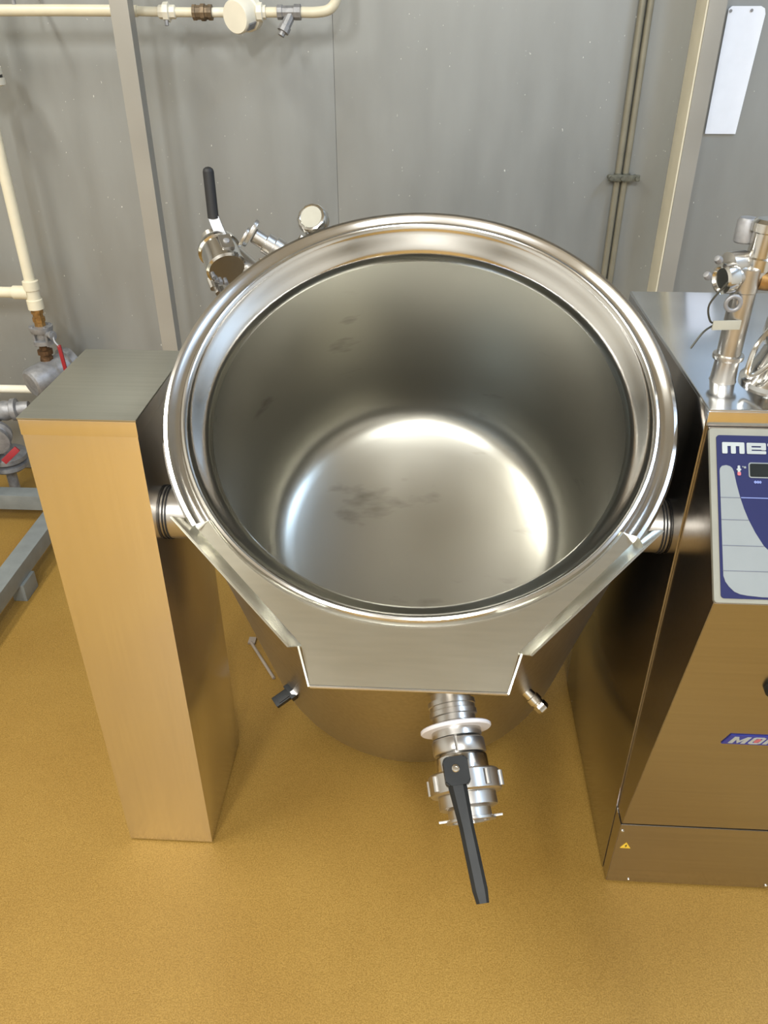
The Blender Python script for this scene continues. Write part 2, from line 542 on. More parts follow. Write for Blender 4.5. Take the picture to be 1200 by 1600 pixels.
# ------------------------------------------------------------------ tilting kettle
KC = Vector((-.0114, 1.0051, .918))
KT = .5383
KN = Vector((0, -math.sin(KT), math.cos(KT)))          # kettle axis, towards the opening
KV = Vector((0, math.cos(KT), math.sin(KT)))           # across the rim, towards the wall
KU = Vector((1, 0, 0))
KM = Matrix((KU, KV, KN)).transposed().to_4x4()
KM.translation = KC
def K(u, v, h):
    return KC + KU*u + KV*v + KN*h
ket = thing('tilting_kettle', 'large round steel cooking kettle tilted forward with open bowl and pouring spout', 'kettle', (KC.x, 1.05, .02))
# liner: bead, polished flare, cylindrical wall, dished bottom
prof = [(.3215, -.004), (.3205, .003), (.3180, .0062), (.3150, .0070), (.3120, .0052), (.3098, .0010)]
bead = obj('rim_bead', lathe(BM(), prof, KM, 128, caps=False), 'polish', ket)
prof = [(.3098, .0010), (.3082, -.0022), (.3050, -.0060), (.3010, -.0102), (.2968, -.0146), (.2928, -.0192), (.2895, -.0240), (.2872, -.0292), (.2860, -.0350), (.2856, -.0410)]
obj('flared_lip', lathe(BM(), prof, KM, 128, caps=False), 'polish', ket, 'polished flared lip')
prof = [(.2856, -.0410), (.2857, -.052), (.2862, -.080), (.2868, -.14), (.2868, -.22), (.2860, -.29), (.2845, -.330), (.2815, -.356), (.2760, -.379),
        (.2685, -.397), (.2590, -.4115), (.2480, -.4225), (.2360, -.4300), (.22, -.4370), (.19, -.4470), (.15, -.4575), (.11, -.4655), (.07, -.4710), (.035, -.4738), (0, -.4745)]
obj('bowl_liner', lathe(BM(), prof, KM, 160, caps=False), 'bowl', ket, 'scuffed steel bowl')
# outer rolled rim, interrupted where the spout is welded on
A_SP = math.radians(53.6)
rollp = [(.3215, -.004), (.3250, -.0030), (.3290, -.0015), (.3330, .0022), (.3375, .0045), (.3420, .0038), (.3448, .0005), (.3452, -.0040), (.3435, -.0090), (.3395, -.0120), (.3340, -.0125), (.3215, -.0125)]
obj('rolled_rim', lathe(BM(), rollp, KM, 120, -PI/2+A_SP, 1.5*PI-A_SP), 'polish', ket, 'bright rolled rim')
# outer jacket
prof = [(.3240, -.010), (.3340, -.014), (.3365, -.024), (.3370, -.06), (.3370, -.45), (.3370, -.800), (.3345, -.822), (.3260, -.836), (.310, -.842), (0, -.846)]
obj('jacket', lathe(BM(), prof, KM, 128, caps=False), 'shell', ket, 'brushed steel jacket')
# pouring spout: flat apron and raised side flaps
HZ = -.0045
pts = []
a_in = math.radians(66)
for i in range(41):
    a = -a_in+2*a_in*i/40
    pts.append((.3165*math.sin(a), -.3165*math.cos(a)))
outer = [(.2850, -.1950), (.1255, -.3520), (.1120, -.3965), (-.1120, -.3965), (-.1255, -.3520), (-.2850, -.1950)]
bm = BM()
prism(bm, pts+outer, HZ-.0028, HZ, KM)
sp = obj('pouring_spout', bm, 'spout', ket, 'flat pouring spout')
for s in (-1, 1):
    # flap: from the fold line up and outward, tapering towards the rear tip
    fold = [(.2850*s, -.187), (.1240*s, -.3485)]
    top = [(.303*s, -.1925, .010), (.1365*s, -.3575, .0165)]
    bm = BM()
    th = .0026
    nrm = Vector((s*.707, -.707, 0))
    def kp(p, h, d=0):
        return K(p[0]+nrm.x*d, p[1]+nrm.y*d, h)
    v8 = [kp(fold[0], HZ-.002), kp(fold[1], HZ-.002), K(*top[1]), K(*top[0]),
          kp(fold[0], HZ-.002, th), kp(fold[1], HZ-.002, th), K(top[1][0]+nrm.x*th, top[1][1]+nrm.y*th, top[1][2]), K(top[0][0]+nrm.x*th, top[0][1]+nrm.y*th, top[0][2])]
    vv = [bm.verts.new(p) for p in v8]
    for f in ((0, 1, 2, 3), (7, 6, 5, 4), (0, 4, 5, 1), (1, 5, 6, 2), (2, 6, 7, 3), (3, 7, 4, 0)):
        bm.faces.new([vv[i] for i in f])
    bmesh.ops.bevel(bm, geom=bm.edges[:], offset=.0007, segments=2, affect='EDGES')
    obj('side_flap', bm, 'spout', sp)
    # low upturned lip from flap end to the front corner
    bm = BM()
    a, b = Vector((.1262*s, -.3520, 0)), Vector((.1115*s, -.3972, 0))
    n2 = Vector((s*.95, -.31, 0))
    v8 = [K(a.x, a.y, HZ-.002), K(b.x, b.y, HZ-.003), K(b.x+n2.x*.0004, b.y+n2.y*.0004, HZ+.0008), K(a.x+n2.x*.0012, a.y+n2.y*.0012, .0045)]
    v8 += [p + KU*n2.x*.0022 + KV*n2.y*.0022 for p in v8]
    vv = [bm.verts.new(p) for p in v8]
    for f in ((0, 1, 2, 3), (7, 6, 5, 4), (0, 4, 5, 1), (1, 5, 6, 2), (2, 6, 7, 3), (3, 7, 4, 0)):
        bm.faces.new([vv[i] for i in f])
    obj('corner_lip', bm, 'spout', sp)
bm = BM()
cyl(bm, K(-.1120, -.3965, HZ-.0016), K(.1120, -.3965, HZ-.0016), .0022, 10)
obj('front_edge', bm, 'polish', sp)
# trunnions on the pivot axis
TY, TZ, TR = 1.020, .715, .040
for s, x0, x1 in ((-1, -.3225, PX1+.0002), (1, .300, CX0-.0006)):
    tr = obj('trunnion', cyl(BM(), (x0, TY, TZ), (x1, TY, TZ), TR, 40), 'satin', ket, 'steel pivot stub')
    for d in (.002, .0065):
        xa = x1-s*d
        obj('seal_ring', cyl(BM(), (xa, TY, TZ), (xa-s*.002, TY, TZ), TR+.0018, 40), 'rubber', tr)

# drain valve on the front of the jacket
AZ = math.radians(10)
VD = math.sin(AZ)*KU - math.cos(AZ)*KV
VW = math.cos(AZ)*KU + math.sin(AZ)*KV
VO = KC - .275*KN
def V(s, k=0., n=0.):
    return VO + VD*s + VW*k + KN*n
dv = obj('drain_valve', stack(BM(), VO, VD, [(.029, .318), (.029, .346), (.0345, .347), (.0345, .354), (.033, .355), (.033, .361), (.0345, .362), (.0345, .369), (.031, .370), (.031, .378), (.0355, .380), (.0355, .400), (.028, .402), (.028, .43)], 40), 'satin', ket, 'steel drain valve')
obj('white_gasket', stack(BM(), VO, VD, [(.0495, .3835), (.0510, .3850), (.0510, .3880), (.0495, .3895)], 56), 'teflon', dv, 'white disc gasket')
# clamp in two halves with dark gaps
for a0, a1, s0 in ((math.radians(-78), math.radians(96), .4035), (math.radians(102), math.radians(276), .4015)):
    bm = BM()
    lathe(bm, [(.029, s0), (.0365, s0), (.0375, s0+.002), (.0375, s0+.018), (.0365, s0+.020), (.029, s0+.020)], frame(VO, VD, VW), 24, a0, a1)
    obj('clamp_half', bm, 'satin', dv)
obj('valve_body', stack(BM(), VO, VD, [(.030, .424), (.0365, .426), (.0375, .4285), (.0375, .452), (.034, .454)], 40), 'polish', dv)
bm = BM()
stack(bm, VO, VD, [(.034, .446), (.0475, .4475), (.0500, .450), (.0500, .4745), (.0475, .477), (.036, .478)], 40)
for k in range(8):
    a = 2*PI*k/8+.2
    mm = frame(VO + VD*.462 + (math.cos(a)*VW + math.sin(a)*KN)*.0495, VD)
    cyl(bm, mm @ Vector((0, 0, -.010)), mm @ Vector((0, 0, .010)), .0045, 10)
obj('union_nut', bm, 'satin', dv)
obj('outlet', stack(BM(), VO, VD, [(.039, .476), (.0405, .478), (.0405, .494), (.036, .496), (.0300, .497), (.0300, .508), (.0345, .509), (.0345, .5125), (.026, .5125), (.025, .49), (0, .488)], 40), 'satin', dv)
obj('locking_ear', box(BM(), (-.044, -.004, -.0015), (.044, .004, .0015), frame(V(.5085), VD, VW), .0006), 'satin', dv)
# lever handle: hub block, tapered arm, bolt
HM = Matrix((VW, VD, KN)).transposed().to_4x4()
HM.translation = V(.452, -.0135, .046)
bm = BM()
prism(bm, rrect(-.0165, -.017, .0165, .020, .006), 0, .022, HM, bev=.002)
cyl(bm, HM @ Vector((0, .003, -.014)), HM @ Vector((0, .003, .004)), .011, 20)
hd = obj('lever_handle', bm, 'black', dv, 'long black lever handle')
bm = BM()
n_seg = 10
rings = []
for i in range(n_seg+1):
    t = i/n_seg
    y = .012+t*.150
    w_ = .0128-.0035*min(1, t*2.5)+.0006*t
    if t > .93:
        w_ -= .002*(t-.93)/.07
    tk = .0085-.003*t
    zc = .0125+.003*math.sin(PI*t)-.012*t
    xc = .009*t-.002
    q = [(-w_*.55, tk), (-w_, tk*.35), (-w_, -tk*.6), (-w_*.6, -tk), (w_*.6, -tk), (w_, -tk*.6), (w_, tk*.35), (w_*.55, tk)]
    rings.append([bm.verts.new(HM @ Vector((xc+a, y, zc+b))) for a, b in q])
for A, B in zip(rings, rings[1:]):
    for k in range(8):
        j = (k+1) % 8
        bm.faces.new((A[k], A[j], B[j], B[k]))
bm.faces.new(rings[0])
bm.faces.new(list(reversed(rings[-1])))
obj('lever_arm', bm, 'black', dv, smooth=25)
obj('handle_bolt', lathe(BM(), [(.0052, 0), (.0052, .0028), (.0044, .0036), (.0022, .0037), (.0020, .0022), (0, .0022)], frame(HM @ Vector((-.001, -.001, .0215)), KN), 16), 'chrome', dv)

# level plug on the right of the jacket front
def shell_pt(az, h, r=.337):
    a = math.radians(az)
    d = math.sin(a)*KU - math.cos(a)*KV
    return KC + KN*h + d*r, d
p, d = shell_pt(35.5, -.46)
d2 = (d*.8 - KN*.25 + KU*.25).normalized()
pg = obj('sensor_plug', stack(BM(), p-d2*.012, d2, [(.0095, 0), (.0095, .022), (.0118, .023), (.0118, .034), (.0100, .035), (.0100, .040)], 24), 'chrome', ket, 'small steel screw plug')
obj('plug_hex', stack(BM(), p+d2*.027, d2, [(.0112, 0), (.0118, .001), (.0118, .011), (.0098, .014), (0, .0145)], 6), 'chrome', pg)
# black electrical connector at the left
p, d = shell_pt(-40.5, -.615)
cdir = (Vector((-.55, -.35, -.25))).normalized()
p = p + Vector((-.004, 0, .010))
cx_ = frame(p-cdir*.016+KN*.006, cdir)
bm = BM()
box(bm, (-.0100, -.0100, 0), (.0100, .0100, .058), cx_, .002)
box(bm, (-.0145, -.0145, .016), (.0145, .0145, .028), cx_, .002)
box(bm, (-.0075, .0090, .026), (.0075, .0150, .050), cx_, .001)
cn = obj('cable_connector', bm, 'black', ket, 'black plastic connector')
bm = BM()
cyl(bm, p-cdir*.03, p+cdir*.004, .005, 12)
obj('connector_stem', bm, 'satin', cn)
vdir = (Vector((0, 0, CAM_H))-p).normalized()
bm = BM()
box(bm, (-.006, -.006, -.001), (.006, .006, .0015), frame(p+Vector((.004, -.0165, .0125)), (0, -.75, .66), cdir), .0004)
obj('connector_label', bm, 'whitepl', cn)

# fittings on the rear left of the jacket
def KWorld(az, h, r):
    a = math.radians(az)                 # azimuth from the rear towards the left
    d = -math.sin(a)*KU + math.cos(a)*KV
    return KC + KN*h + d*r, d
bpos, bd = KWorld(42, -.09, .334)
BC = Vector((-.333, 1.300, 1.021))
ax = Vector((.40, -.80, -.45)).normalized()       # body axis, open end towards the room
bv = obj('ball_valve', stack(BM(), BC-ax*.030, ax, [(.018, -.012), (.018, 0), (.0335, .001), (.0345, .004), (.0345, .009), (.0310, .011), (.0310, .046), (.0325, .048), (.0325, .053), (.0290, .056), (.0285, .0555), (0, .0545)], 40), 'polish', ket, 'round steel ball valve')
bm = BM()
tube(bm, [bpos-bd*.01, bpos+bd*.04, BC-ax*.05, BC-ax*.034], .0165, 18)
obj('inlet_elbow', bm, 'satin', bv)
side = ax.cross(Vector((0, 0, 1))).normalized()
upv = side.cross(ax).normalized()
bm = BM()
SM = Matrix((side, ax, upv)).transposed().to_4x4()
SM.translation = BC
prism(bm, rrect(-.016, -.018, .004, .012, .002), .0255, .0335, SM, bev=.0006)
sqd = obj('square_pad', bm, 'satin', bv)
obj('stem_screw', lathe(BM(), [(.0050, 0), (.0050, .0016), (.004, .0022), (0, .0022)], frame(SM @ Vector((-.006, -.003, .0335)), upv), 14), 'castgrey', bv)
h0 = BC + upv*.033 + ax*-.026
H1, H2, H3 = Vector((-.331, 1.305, 1.052)), Vector((-.345, 1.315, 1.085)), Vector((-.3475, 1.325, 1.150))
bm = BM()
hw = .0085
prev = None
for q, wd_ in ((h0, .0095), (H1, .0095), ((H1+H2)/2+Vector((-.001, 0, .002)), .0090), (H2, .0085)):
    ring = [bm.verts.new(q+Vector((sx*wd_, sy*.0016, 0))) for sx, sy in ((-1, -1), (1, -1), (1, 1), (-1, 1))]
    if prev:
        for k in range(4):
            bm.faces.new((prev[k], prev[(k+1) % 4], ring[(k+1) % 4], ring[k]))
    else:
        bm.faces.new(ring)
    prev = ring
bm.faces.new(list(reversed(prev)))
obj('valve_lever', bm, 'lever', bv)
bm = BM()
tube(bm, [H2-(H3-H2)*.05, (H2+H3)/2, H3-(H3-H2)*.02], .0088, 14)
lathe(bm, [(.0088, 0), (.0075, .004), (.004, .0065), (0, .0072)], frame(H3-(H3-H2)*.02, H3-H2), 14)
obj('lever_grip', bm, 'rubber', bv, 'black rubber grip')
for k, (dx, dz) in enumerate(((-.020, -.036), (-.012, -.044), (-.003, -.050))):
    q = BC + side*(-.0) + Vector((dx, -.012, dz))
    obj('flange_bolt', cyl(BM(), q-ax*.010, q+ax*.012, .0052, 8), 'satin', bv)
for k in range(4):
    a = math.radians(-20-22*k)
    q = BC + ax*.024 + (math.cos(a)*(-side)*-1 + math.sin(a)*upv)*.0235
    obj('face_bolt', cyl(BM(), q, q+ax*.007, .0034, 8), 'castgrey', bv)
# safety valve with flattened cap
SC = Vector((-.268, 1.30, 1.052))
sax = Vector((.62, .05, -.42)).normalized()
sv = obj('safety_valve', stack(BM(), SC, sax, [(.0105, -.014), (.0120, -.012), (.0120, .006), (.0165, .007), (.0165, .020), (.0195, .021), (.0195, .034), (.0180, .036), (.0180, .044), (.0205, .046), (.0205, .062)], 28), 'satin', ket, 'steel safety valve')
fm = frame(SC-sax*.016, sax, (0, 1, 0))
bm = BM()
prism(bm, [(.016*math.cos(i*PI/8), .024*math.sin(i*PI/8)) for i in range(16)], -.006, 0, fm, bev=.001)
obj('cap_plate', bm, 'satin', sv)
bm = BM()
prism(bm, [(.013*math.cos(i*PI/8)-.012, .018*math.sin(i*PI/8)-.008) for i in range(16)], -.011, -.007, fm, bev=.001)
obj('cap_plate', bm, 'satin', sv)
bm = BM()
tube(bm, [SC+sax*.055, SC+sax*.075+Vector((0, -.005, -.02)), KWorld(22, -.11, .330)[0]], .013, 16)
obj('valve_neck', bm, 'satin', sv)
bm = BM()
cyl(bm, SC+Vector((.004, -.018, -.022)), SC+Vector((.012, -.022, -.060)), .0075, 14)
obj('drain_leg', bm, 'satin', sv)
# round vent cap
VC = Vector((-.184, 1.305, 1.082))
vax = Vector((-.14, -.62, .46)).normalized()
vc = obj('vent_cap', stack(BM(), VC-vax*.010, vax, [(.020, 0), (.0245, .002), (.0250, .010), (.0240, .018), (.0215, .0215), (.0185, .0225), (.0175, .0215), (0, .0215)], 12), 'chrome', ket, 'small round steel vent cap')
obj('cap_face', stack(BM(), VC+vax*.0115, vax, [(.0172, 0), (.0172, .0008), (0, .0008)], 28), 'capgrey', vc)
bm = BM()
cyl(bm, VC-vax*.008, KWorld(16, -.075, .332)[0], .010, 16)
obj('vent_stem', bm, 'satin', vc)
bm = BM()
tube(bm, [VC+Vector((-.018, -.004, -.024)), VC+Vector((-.024, -.008, -.034)), VC+Vector((-.030, -.006, -.048))], .0045, 10)
obj('vent_drip_tube', bm, 'chrome', vc)

# ------------------------------------------------------------------ fittings standing on the cabinet
tp = thing('water_valve', 'chrome water valve on a post with wired tag on the cabinet top', 'valve', (.397, 1.035, CZ))
B = Vector((.3965, 1.035, CZ))
obj('post', stack(BM(), B, (0, 0, 1), [(.0175, 0), (.0165, .003), (.0155, .028), (.0155, .120), (.0165, .121), (.0165, .150), (.012, .152)], 28), 'satin', tp)
obj('post_collar', stack(BM(), B+Vector((0, 0, .030)), (0, 0, 1), [(.0155, 0), (.0195, .001), (.0200, .004), (.0195, .007), (.0155, .008)], 28), 'satin', tp)
dl = Vector((-.93, -.36, -.02)).normalized()
q = B+Vector((0, 0, .140))
hb = obj('cross_body', stack(BM(), q-dl*.03, dl, [(.015, 0), (.0165, .004), (.0165, .020), (.0145, .030), (.0115, .034), (.0115, .054)], 24), 'satin', tp)
obj('end_cap', stack(BM(), q+dl*.022, dl, [(.013, 0), (.0185, .001), (.0195, .005), (.0190, .016), (.0150, .018), (.013, .0145), (0, .014)], 24), 'chrome', tp)
obj('cap_ferrule', stack(BM(), q+dl*.006+Vector((.004, .014, .012)), dl, [(.014, 0), (.0165, .003), (.0165, .026), (.012, .028)], 20), 'satin', tp)
for w_ in ((-.041, -.012, .020), (-.052, -.018, .002)):
    qq = q+Vector(w_)
    obj('wing_tip', stack(BM(), qq, (-.6, -.3, .5), [(.0042, 0), (.0052, .003), (.0040, .008), (0, .009)], 10), 'castgrey', tp)
obj('upper_valve', stack(BM(), q+Vector((.012, .006, .005)), (0.03, 0, 1), [(.015, 0), (.019, .002), (.019, .016), (.0165, .018), (.0165, .046), (.0200, .048), (.0200, .058), (.0150, .062), (0, .062)], 12), 'chrome', tp)
obj('upper_cap', stack(BM(), q+Vector((-.006, .022, .035)), (0, 0, 1), [(.011, 0), (.0125, .002), (.0125, .026), (.010, .030), (0, .031)], 16), 'castgrey', tp)
obj('side_outlet', stack(BM(), q+Vector((.015, 0, -.004)), (1, -.1, -.05), [(.0135, 0), (.0135, .02), (.0175, .021), (.0175, .036), (.013, .038)], 20), 'brass', tp)
bm = BM()
tube(bm, [q+dl*.034+Vector((0, -.016, 0)), q+Vector((-.046, -.022, -.030)), q+Vector((-.040, -.018, -.052)), q+Vector((-.030, -.014, -.058))], .0013, 8)
tube(bm, [q+Vector((-.030, -.014, -.058)), q+Vector((-.046, -.022, -.066)), q+Vector((-.060, -.028, -.086))], .0013, 8)
obj('seal_wire', bm, 'wire', tp)
bm = BM()
box(bm, (-.018, -.0012, -.006), (.018, .0012, .006), Matrix.Translation(q+Vector((-.018, -.018, -.058))) @ Matrix.Rotation(.1, 4, 'Z'), .0006)
obj('seal_tag', bm, 'seal', tp)
bm = BM()
R0 = q+Vector((-.016, -.016, -.030))
tube(bm, [R0+Vector((.009*math.cos(i*PI/6), -.002, .009*math.sin(i*PI/6))) for i in range(13)], .0028, 10, 2)
obj('lifting_ring', bm, 'castgrey', tp)
t2 = thing('steam_coupling', 'chrome coupling on a conical foot at the frame edge of the cabinet top', 'coupling', (.462, 1.03, CZ))
B2 = Vector((.466, 1.03, CZ))
obj('cone_foot', stack(BM(), B2, (0, 0, 1), [(.0480, 0), (.0480, .006), (.0455, .009), (.0400, .014), (.0300, .040), (.0265, .050), (.020, .052)], 36), 'polish', t2)
obj('dome', stack(BM(), B2+Vector((.002, 0, .050)), (0, 0, 1), [(.022, 0), (.0325, .006), (.0350, .018), (.0335, .034), (.0300, .042), (.0310, .046), (.0310, .060), (.026, .068), (.014, .073), (0, .074)], 32), 'chrome', t2)
bm = BM()
tube(bm, [B2+Vector((-.028, -.012, .085)), B2+Vector((-.050, -.026, .055)), B2+Vector((-.052, -.030, .020)), B2+Vector((-.030, -.035, .040)), B2+Vector((.0, -.040, .090)), B2+Vector((.03, -.038, .10))], .0035, 10, 8)
obj('hose_loop', bm, 'chrome', t2)
bm = BM()
cyl(bm, B2+Vector((-.010, .004, .112)), B2+Vector((-.026, .006, .150)), .0085, 16)
obj('stub', bm, 'brass', t2)

# ------------------------------------------------------------------ cream pipe along the wall top
PYW, PZW = 2.25, 1.352
cr = thing('cream_pipe', 'cream painted horizontal pipe with pressure regulator high on the wall', 'pipe', (-.65, PYW, PZW-.02))
bm = BM()
tube(bm, [(-1.75, PYW, PZW+.006), (-.9, PYW, PZW+.005), (-.72, PYW, PZW+.003)], .0125, 16, 2)
tube(bm, [(-.72, PYW, PZW+.003), (-.645, PYW, PZW+.001), (-.55, PYW, PZW)], .0105, 16, 2)
obj('pipe_run', bm, 'cream', cr)
un = obj('union', stack(BM(), (-.668, PYW, PZW+.001), (1, 0, 0), [(.0135, 0), (.0150, .002), (.0150, .012), (.0210, .013), (.0215, .026), (.0150, .027), (.0150, .040), (.0130, .042)], 8), 'creamwhite', cr)
obj('union_lug', cyl(BM(), (-.648, PYW-.012, PZW-.016), (-.648, PYW-.014, PZW-.027), .005, 8), 'castgrey', un)
obj('check_valve', stack(BM(), (-.585, PYW, PZW), (1, 0, 0), [(.0150, 0), (.0175, .001), (.0175, .008), (.0160, .009), (.0160, .020), (.0190, .021), (.0190, .030), (.0160, .031), (.0160, .038), (.0175, .039), (.0175, .047), (.012, .048)], 10), 'oldbrass', cr, 'tarnished brown check valve')
obj('pipe_nipple', cyl(BM(), (-.54, PYW, PZW), (-.50, PYW, PZW), .0105, 16), 'creamwhite', cr)
RD = Vector((-.42, -.86, -.16)).normalized()
RC = Vector((-.463, PYW, PZW-.004))
reg = obj('pressure_regulator', stack(BM(), RC-RD*.030, RD, [(.030, 0), (.0400, .003), (.0400, .020), (.0365, .022), (.0365, .060), (.0340, .064), (0, .0645)], 40), 'creamwhite', cr, 'round cream regulator cover')
bm = BM()
box(bm, (.0345, -.008, .030), (.0385, .010, .058), frame(RC-RD*.030, RD, (.6, -.2, -.5)), .001)
obj('regulator_screw', bm, 'castgrey', reg)
obj('regulator_nut', stack(BM(), (-.430, PYW, PZW), (1, 0, 0), [(.0130, 0), (.0205, .001), (.0205, .014), (.0150, .015), (.015, .022)], 8), 'creamwhite', cr)
obj('pipe_nipple', cyl(BM(), (-.412, PYW, PZW), (-.375, PYW, PZW), .0110, 16), 'cream', cr)
stn = obj('strainer', stack(BM(), (-.380, PYW, PZW), (1, 0, 0), [(.0150, 0), (.0165, .001), (.0165, .012), (.0145, .013), (.0145, .040), (.0175, .041), (.0175, .056), (.013, .057)], 10), 'castgrey', cr, 'grey Y strainer')
sd = Vector((-.40, -.28, -.72)).normalized()
obj('strainer_leg', stack(BM(), Vector((-.345, PYW, PZW))+sd*.004, sd, [(.0125, 0), (.0125, .030), (.0150, .031), (.0150, .044), (.0080, .045), (.0080, .054)], 10), 'castgrey', stn)
bm = BM()
tube(bm, [(-.325, PYW, PZW), (-.285, PYW, PZW), (-.255, PYW, PZW+.006), (-.238, PYW, PZW+.026), (-.235, PYW, PZW+.06), (-.235, PYW, PZW+.20), (-.235, PYW, 1.9)], .0115, 18, 5)
obj('pipe_elbow', bm, 'cream', cr)
for x in (-1.40, -1.02):
    bm = BM()
    cyl(bm, (x, PYW, PZW+.012), (x, PYW, PZW+.05), .005, 10)
    cyl(bm, (x, PYW, PZW+.05), (x, WALL_Y-.0012, PZW+.05), .006, 10)
    obj('pipe_bracket', bm, 'castgrey', cr)

# ------------------------------------------------------------------ conduits, clamp, white sheet on the wall
for k, x in enumerate((.5035, .5235)):
    bm = BM()
    cyl(bm, (x, 2.376, .0), (x, 2.376, ZC), .0085, 20)
    tag(obj('wall_conduit', bm, 'conduit'), ('thin grey conduit on the wall, left of the clamped pair', 'thin grey conduit on the wall, right of the clamped pair')[k], 'conduit', 'paired wall conduits')
clp = thing('conduit_clamp', 'dark zinc clamp holding the two wall conduits', 'clamp', (.515, 2.37, .955))
CZZ = .968
obj('clamp_bar', box(BM(), (.476, 2.358, CZZ-.008), (.560, 2.3655, CZZ+.008), bev=.0015), 'clamp', clp)
for x in (.5035, .5235):
    obj('saddle', cyl(BM(), (x, 2.372, CZZ-.010), (x, 2.372, CZZ+.010), .0122, 20), 'clamp', clp)
for x in (.483, .5135, .552):
    obj('clamp_bolt', cyl(BM(), (x, WALL_Y, CZZ), (x, 2.351, CZZ), .0058, 8), 'clamp', clp)
shp = rrect(.717, 1.076, .808, 1.362, .012)
shp = [(x if z > 1.2 else min(x, .808) if x > .76 else x, z) for x, z in rrect(.717, 1.0755, .808, 1.362, .010)]
XZ = Matrix(((1, 0, 0, 0), (0, 0, 1, 0), (0, 1, 0, 0), (0, 0, 0, 1)))
ws = thing('white_sheet', 'white plastic sheet hung on the steel wall beside the post', 'sheet', (.76, 2.38, 1.0755))
obj('sheet', prism(BM(), [(.717, 1.0755), (.796, 1.0755), (.808, 1.345), (.804, 1.357), (.794, 1.362), (.724, 1.362), (.717, 1.356)], 2.3835, 2.3865, XZ), 'whitesheet', ws)
for x, z in ((.7225, 1.352), (.773, 1.353)):
    obj('hanging_screw', cyl(BM(), (x, WALL_Y, z), (x, 2.3815, z), .0036, 10), 'castgrey', ws)

# ------------------------------------------------------------------ steam pipework at the left
SX, SY = -1.143, 2.25
spw = thing('steam_pipework', 'cream vertical steam pipe with valves and grey trap beside the pedestal', 'pipe', (SX, SY, .2))
bm = BM()
tube(bm, [(SX, SY, .66), (SX, SY, .9), (SX, SY, 1.19)], .0155, 18, 2)
obj('pipe_run', bm, 'cream', spw)
bm = BM()
stack(bm, (SX+.004, SY, 1.185), (0, 0, 1), [(.022, 0), (.026, .004), (.050, .012), (.050, .027), (.044, .028), (.044, .034), (.047, .035), (.047, .052), (.040, .054), (.026, .066), (.022, .070)], 28)
obj('pipe_flange', bm, 'creamwhite', spw)
obj('flange_gasket', cyl(BM(), (SX+.004, SY, 1.2130), (SX+.004, SY, 1.2195), .0455, 28), 'rubber', spw)
obj('pipe_run', cyl(BM(), (SX, SY, 1.25), (SX, SY, 1.60), .0155, 18), 'cream', spw)
te = obj('pipe_tee', stack(BM(), (SX, SY, .617), (0, 0, 1), [(.017, 0), (.0225, .001), (.0225, .028), (.0195, .030), (.0190, .055), (.0222, .057), (.0222, .082), (.0175, .084)], 24), 'cream', spw)
bm = BM()
cyl(bm, (SX-.45, SY, .665), (SX-.03, SY, .665), .0155, 18)
cyl(bm, (SX-.055, SY, .665), (SX-.010, SY, .665), .0195, 20)
obj('branch_pipe', bm, 'cream', te)
obj('brass_nipple', stack(BM(), (SX, SY, .562), (0, 0, 1), [(.014, 0), (.016, .002), (.016, .018), (.0185, .019), (.0185, .030), (.015, .031), (.015, .042), (.018, .043), (.018, .056)], 8), 'brass', spw, 'brass nipple')
bvl = obj('ball_valve', stack(BM(), (SX, SY, .512), (0, 0, 1), [(.020, 0), (.031, .001), (.031, .012), (.019, .014), (.021, .022), (.019, .034), (.031, .037), (.034, .048), (.034, .054), (.018, .055)], 20), 'castgrey', spw, 'grey ball valve')
for k in range(4):
    a = PI/4+PI/2*k
    obj('valve_bolt', cyl(BM(), (SX+.026*math.cos(a), SY+.026*math.sin(a), .509), (SX+.026*math.cos(a), SY+.026*math.sin(a), .569), .0045, 8), 'castgrey', bvl)
bm = BM()
cyl(bm, (SX+.01, SY-.01, .545), (SX+.048, SY-.03, .548), .008, 12)
cyl(bm, (SX+.040, SY-.026, .546), (SX+.046, SY-.028, .548), .014, 8)
tube(bm, [(SX+.044, SY-.028, .547), (SX+.050, SY-.036, .530), (SX+.061, SY-.038, .517)], .0035, 8, 3)
obj('valve_stem', bm, 'castgrey', bvl)
bm = BM()
hm = frame((SX+.061, SY-.038, .522), (.055, -.02, -1.0), (1, 0, 0))
box(bm, (-.0055, -.0030, 0), (.0055, .0030, .078), hm, .0018)
obj('red_lever', bm, 'red', bvl, 'red lever')
obj('brass_union', stack(BM(), (SX-.004, SY, .452), (0, 0, 1), [(.016, 0), (.020, .002), (.020, .016), (.0175, .018), (.0175, .026), (.023, .028), (.023, .040), (.0150, .042), (.0150, .062)], 8), 'rust', spw, 'rusty brass union')
obj('brass_hex', stack(BM(), (SX-.006, SY, .428), (0, 0, 1), [(.020, 0), (.0245, .002), (.0245, .016), (.020, .018), (.020, .03)], 6), 'brass', spw)
TA, TB = Vector((-1.112, 2.285, .425)), Vector((-1.196, 2.170, .402))
trp = obj('steam_trap', stack(BM(), TA, TB-TA, [(.026, -.03), (.052, -.028), (.055, -.020), (.055, -.004), (.046, 0), (.0455, .060), (.0465, .064), (.0465, .108), (.0440, .118), (.037, .124), (0, .1255)], 36), 'castgrey', spw, 'round grey steam trap')
obj('trap_bolt', cyl(BM(), TA+Vector((.054, -.02, -.035)), TA+Vector((.050, .02, -.032)), .008, 8), 'rust', trp)
obj('trap_bolt', cyl(BM(), TA+Vector((.058, -.02, .022)), TA+Vector((.055, .02, .024)), .008, 8), 'rust', trp)
bm = BM()
tube(bm, [(-1.75, 2.25, .358), (-1.30, 2.25, .362), (-1.20, 2.25, .362)], .0125, 18, 2)
obj('condensate_pipe', bm, 'creamwhite', spw)
bm = BM()
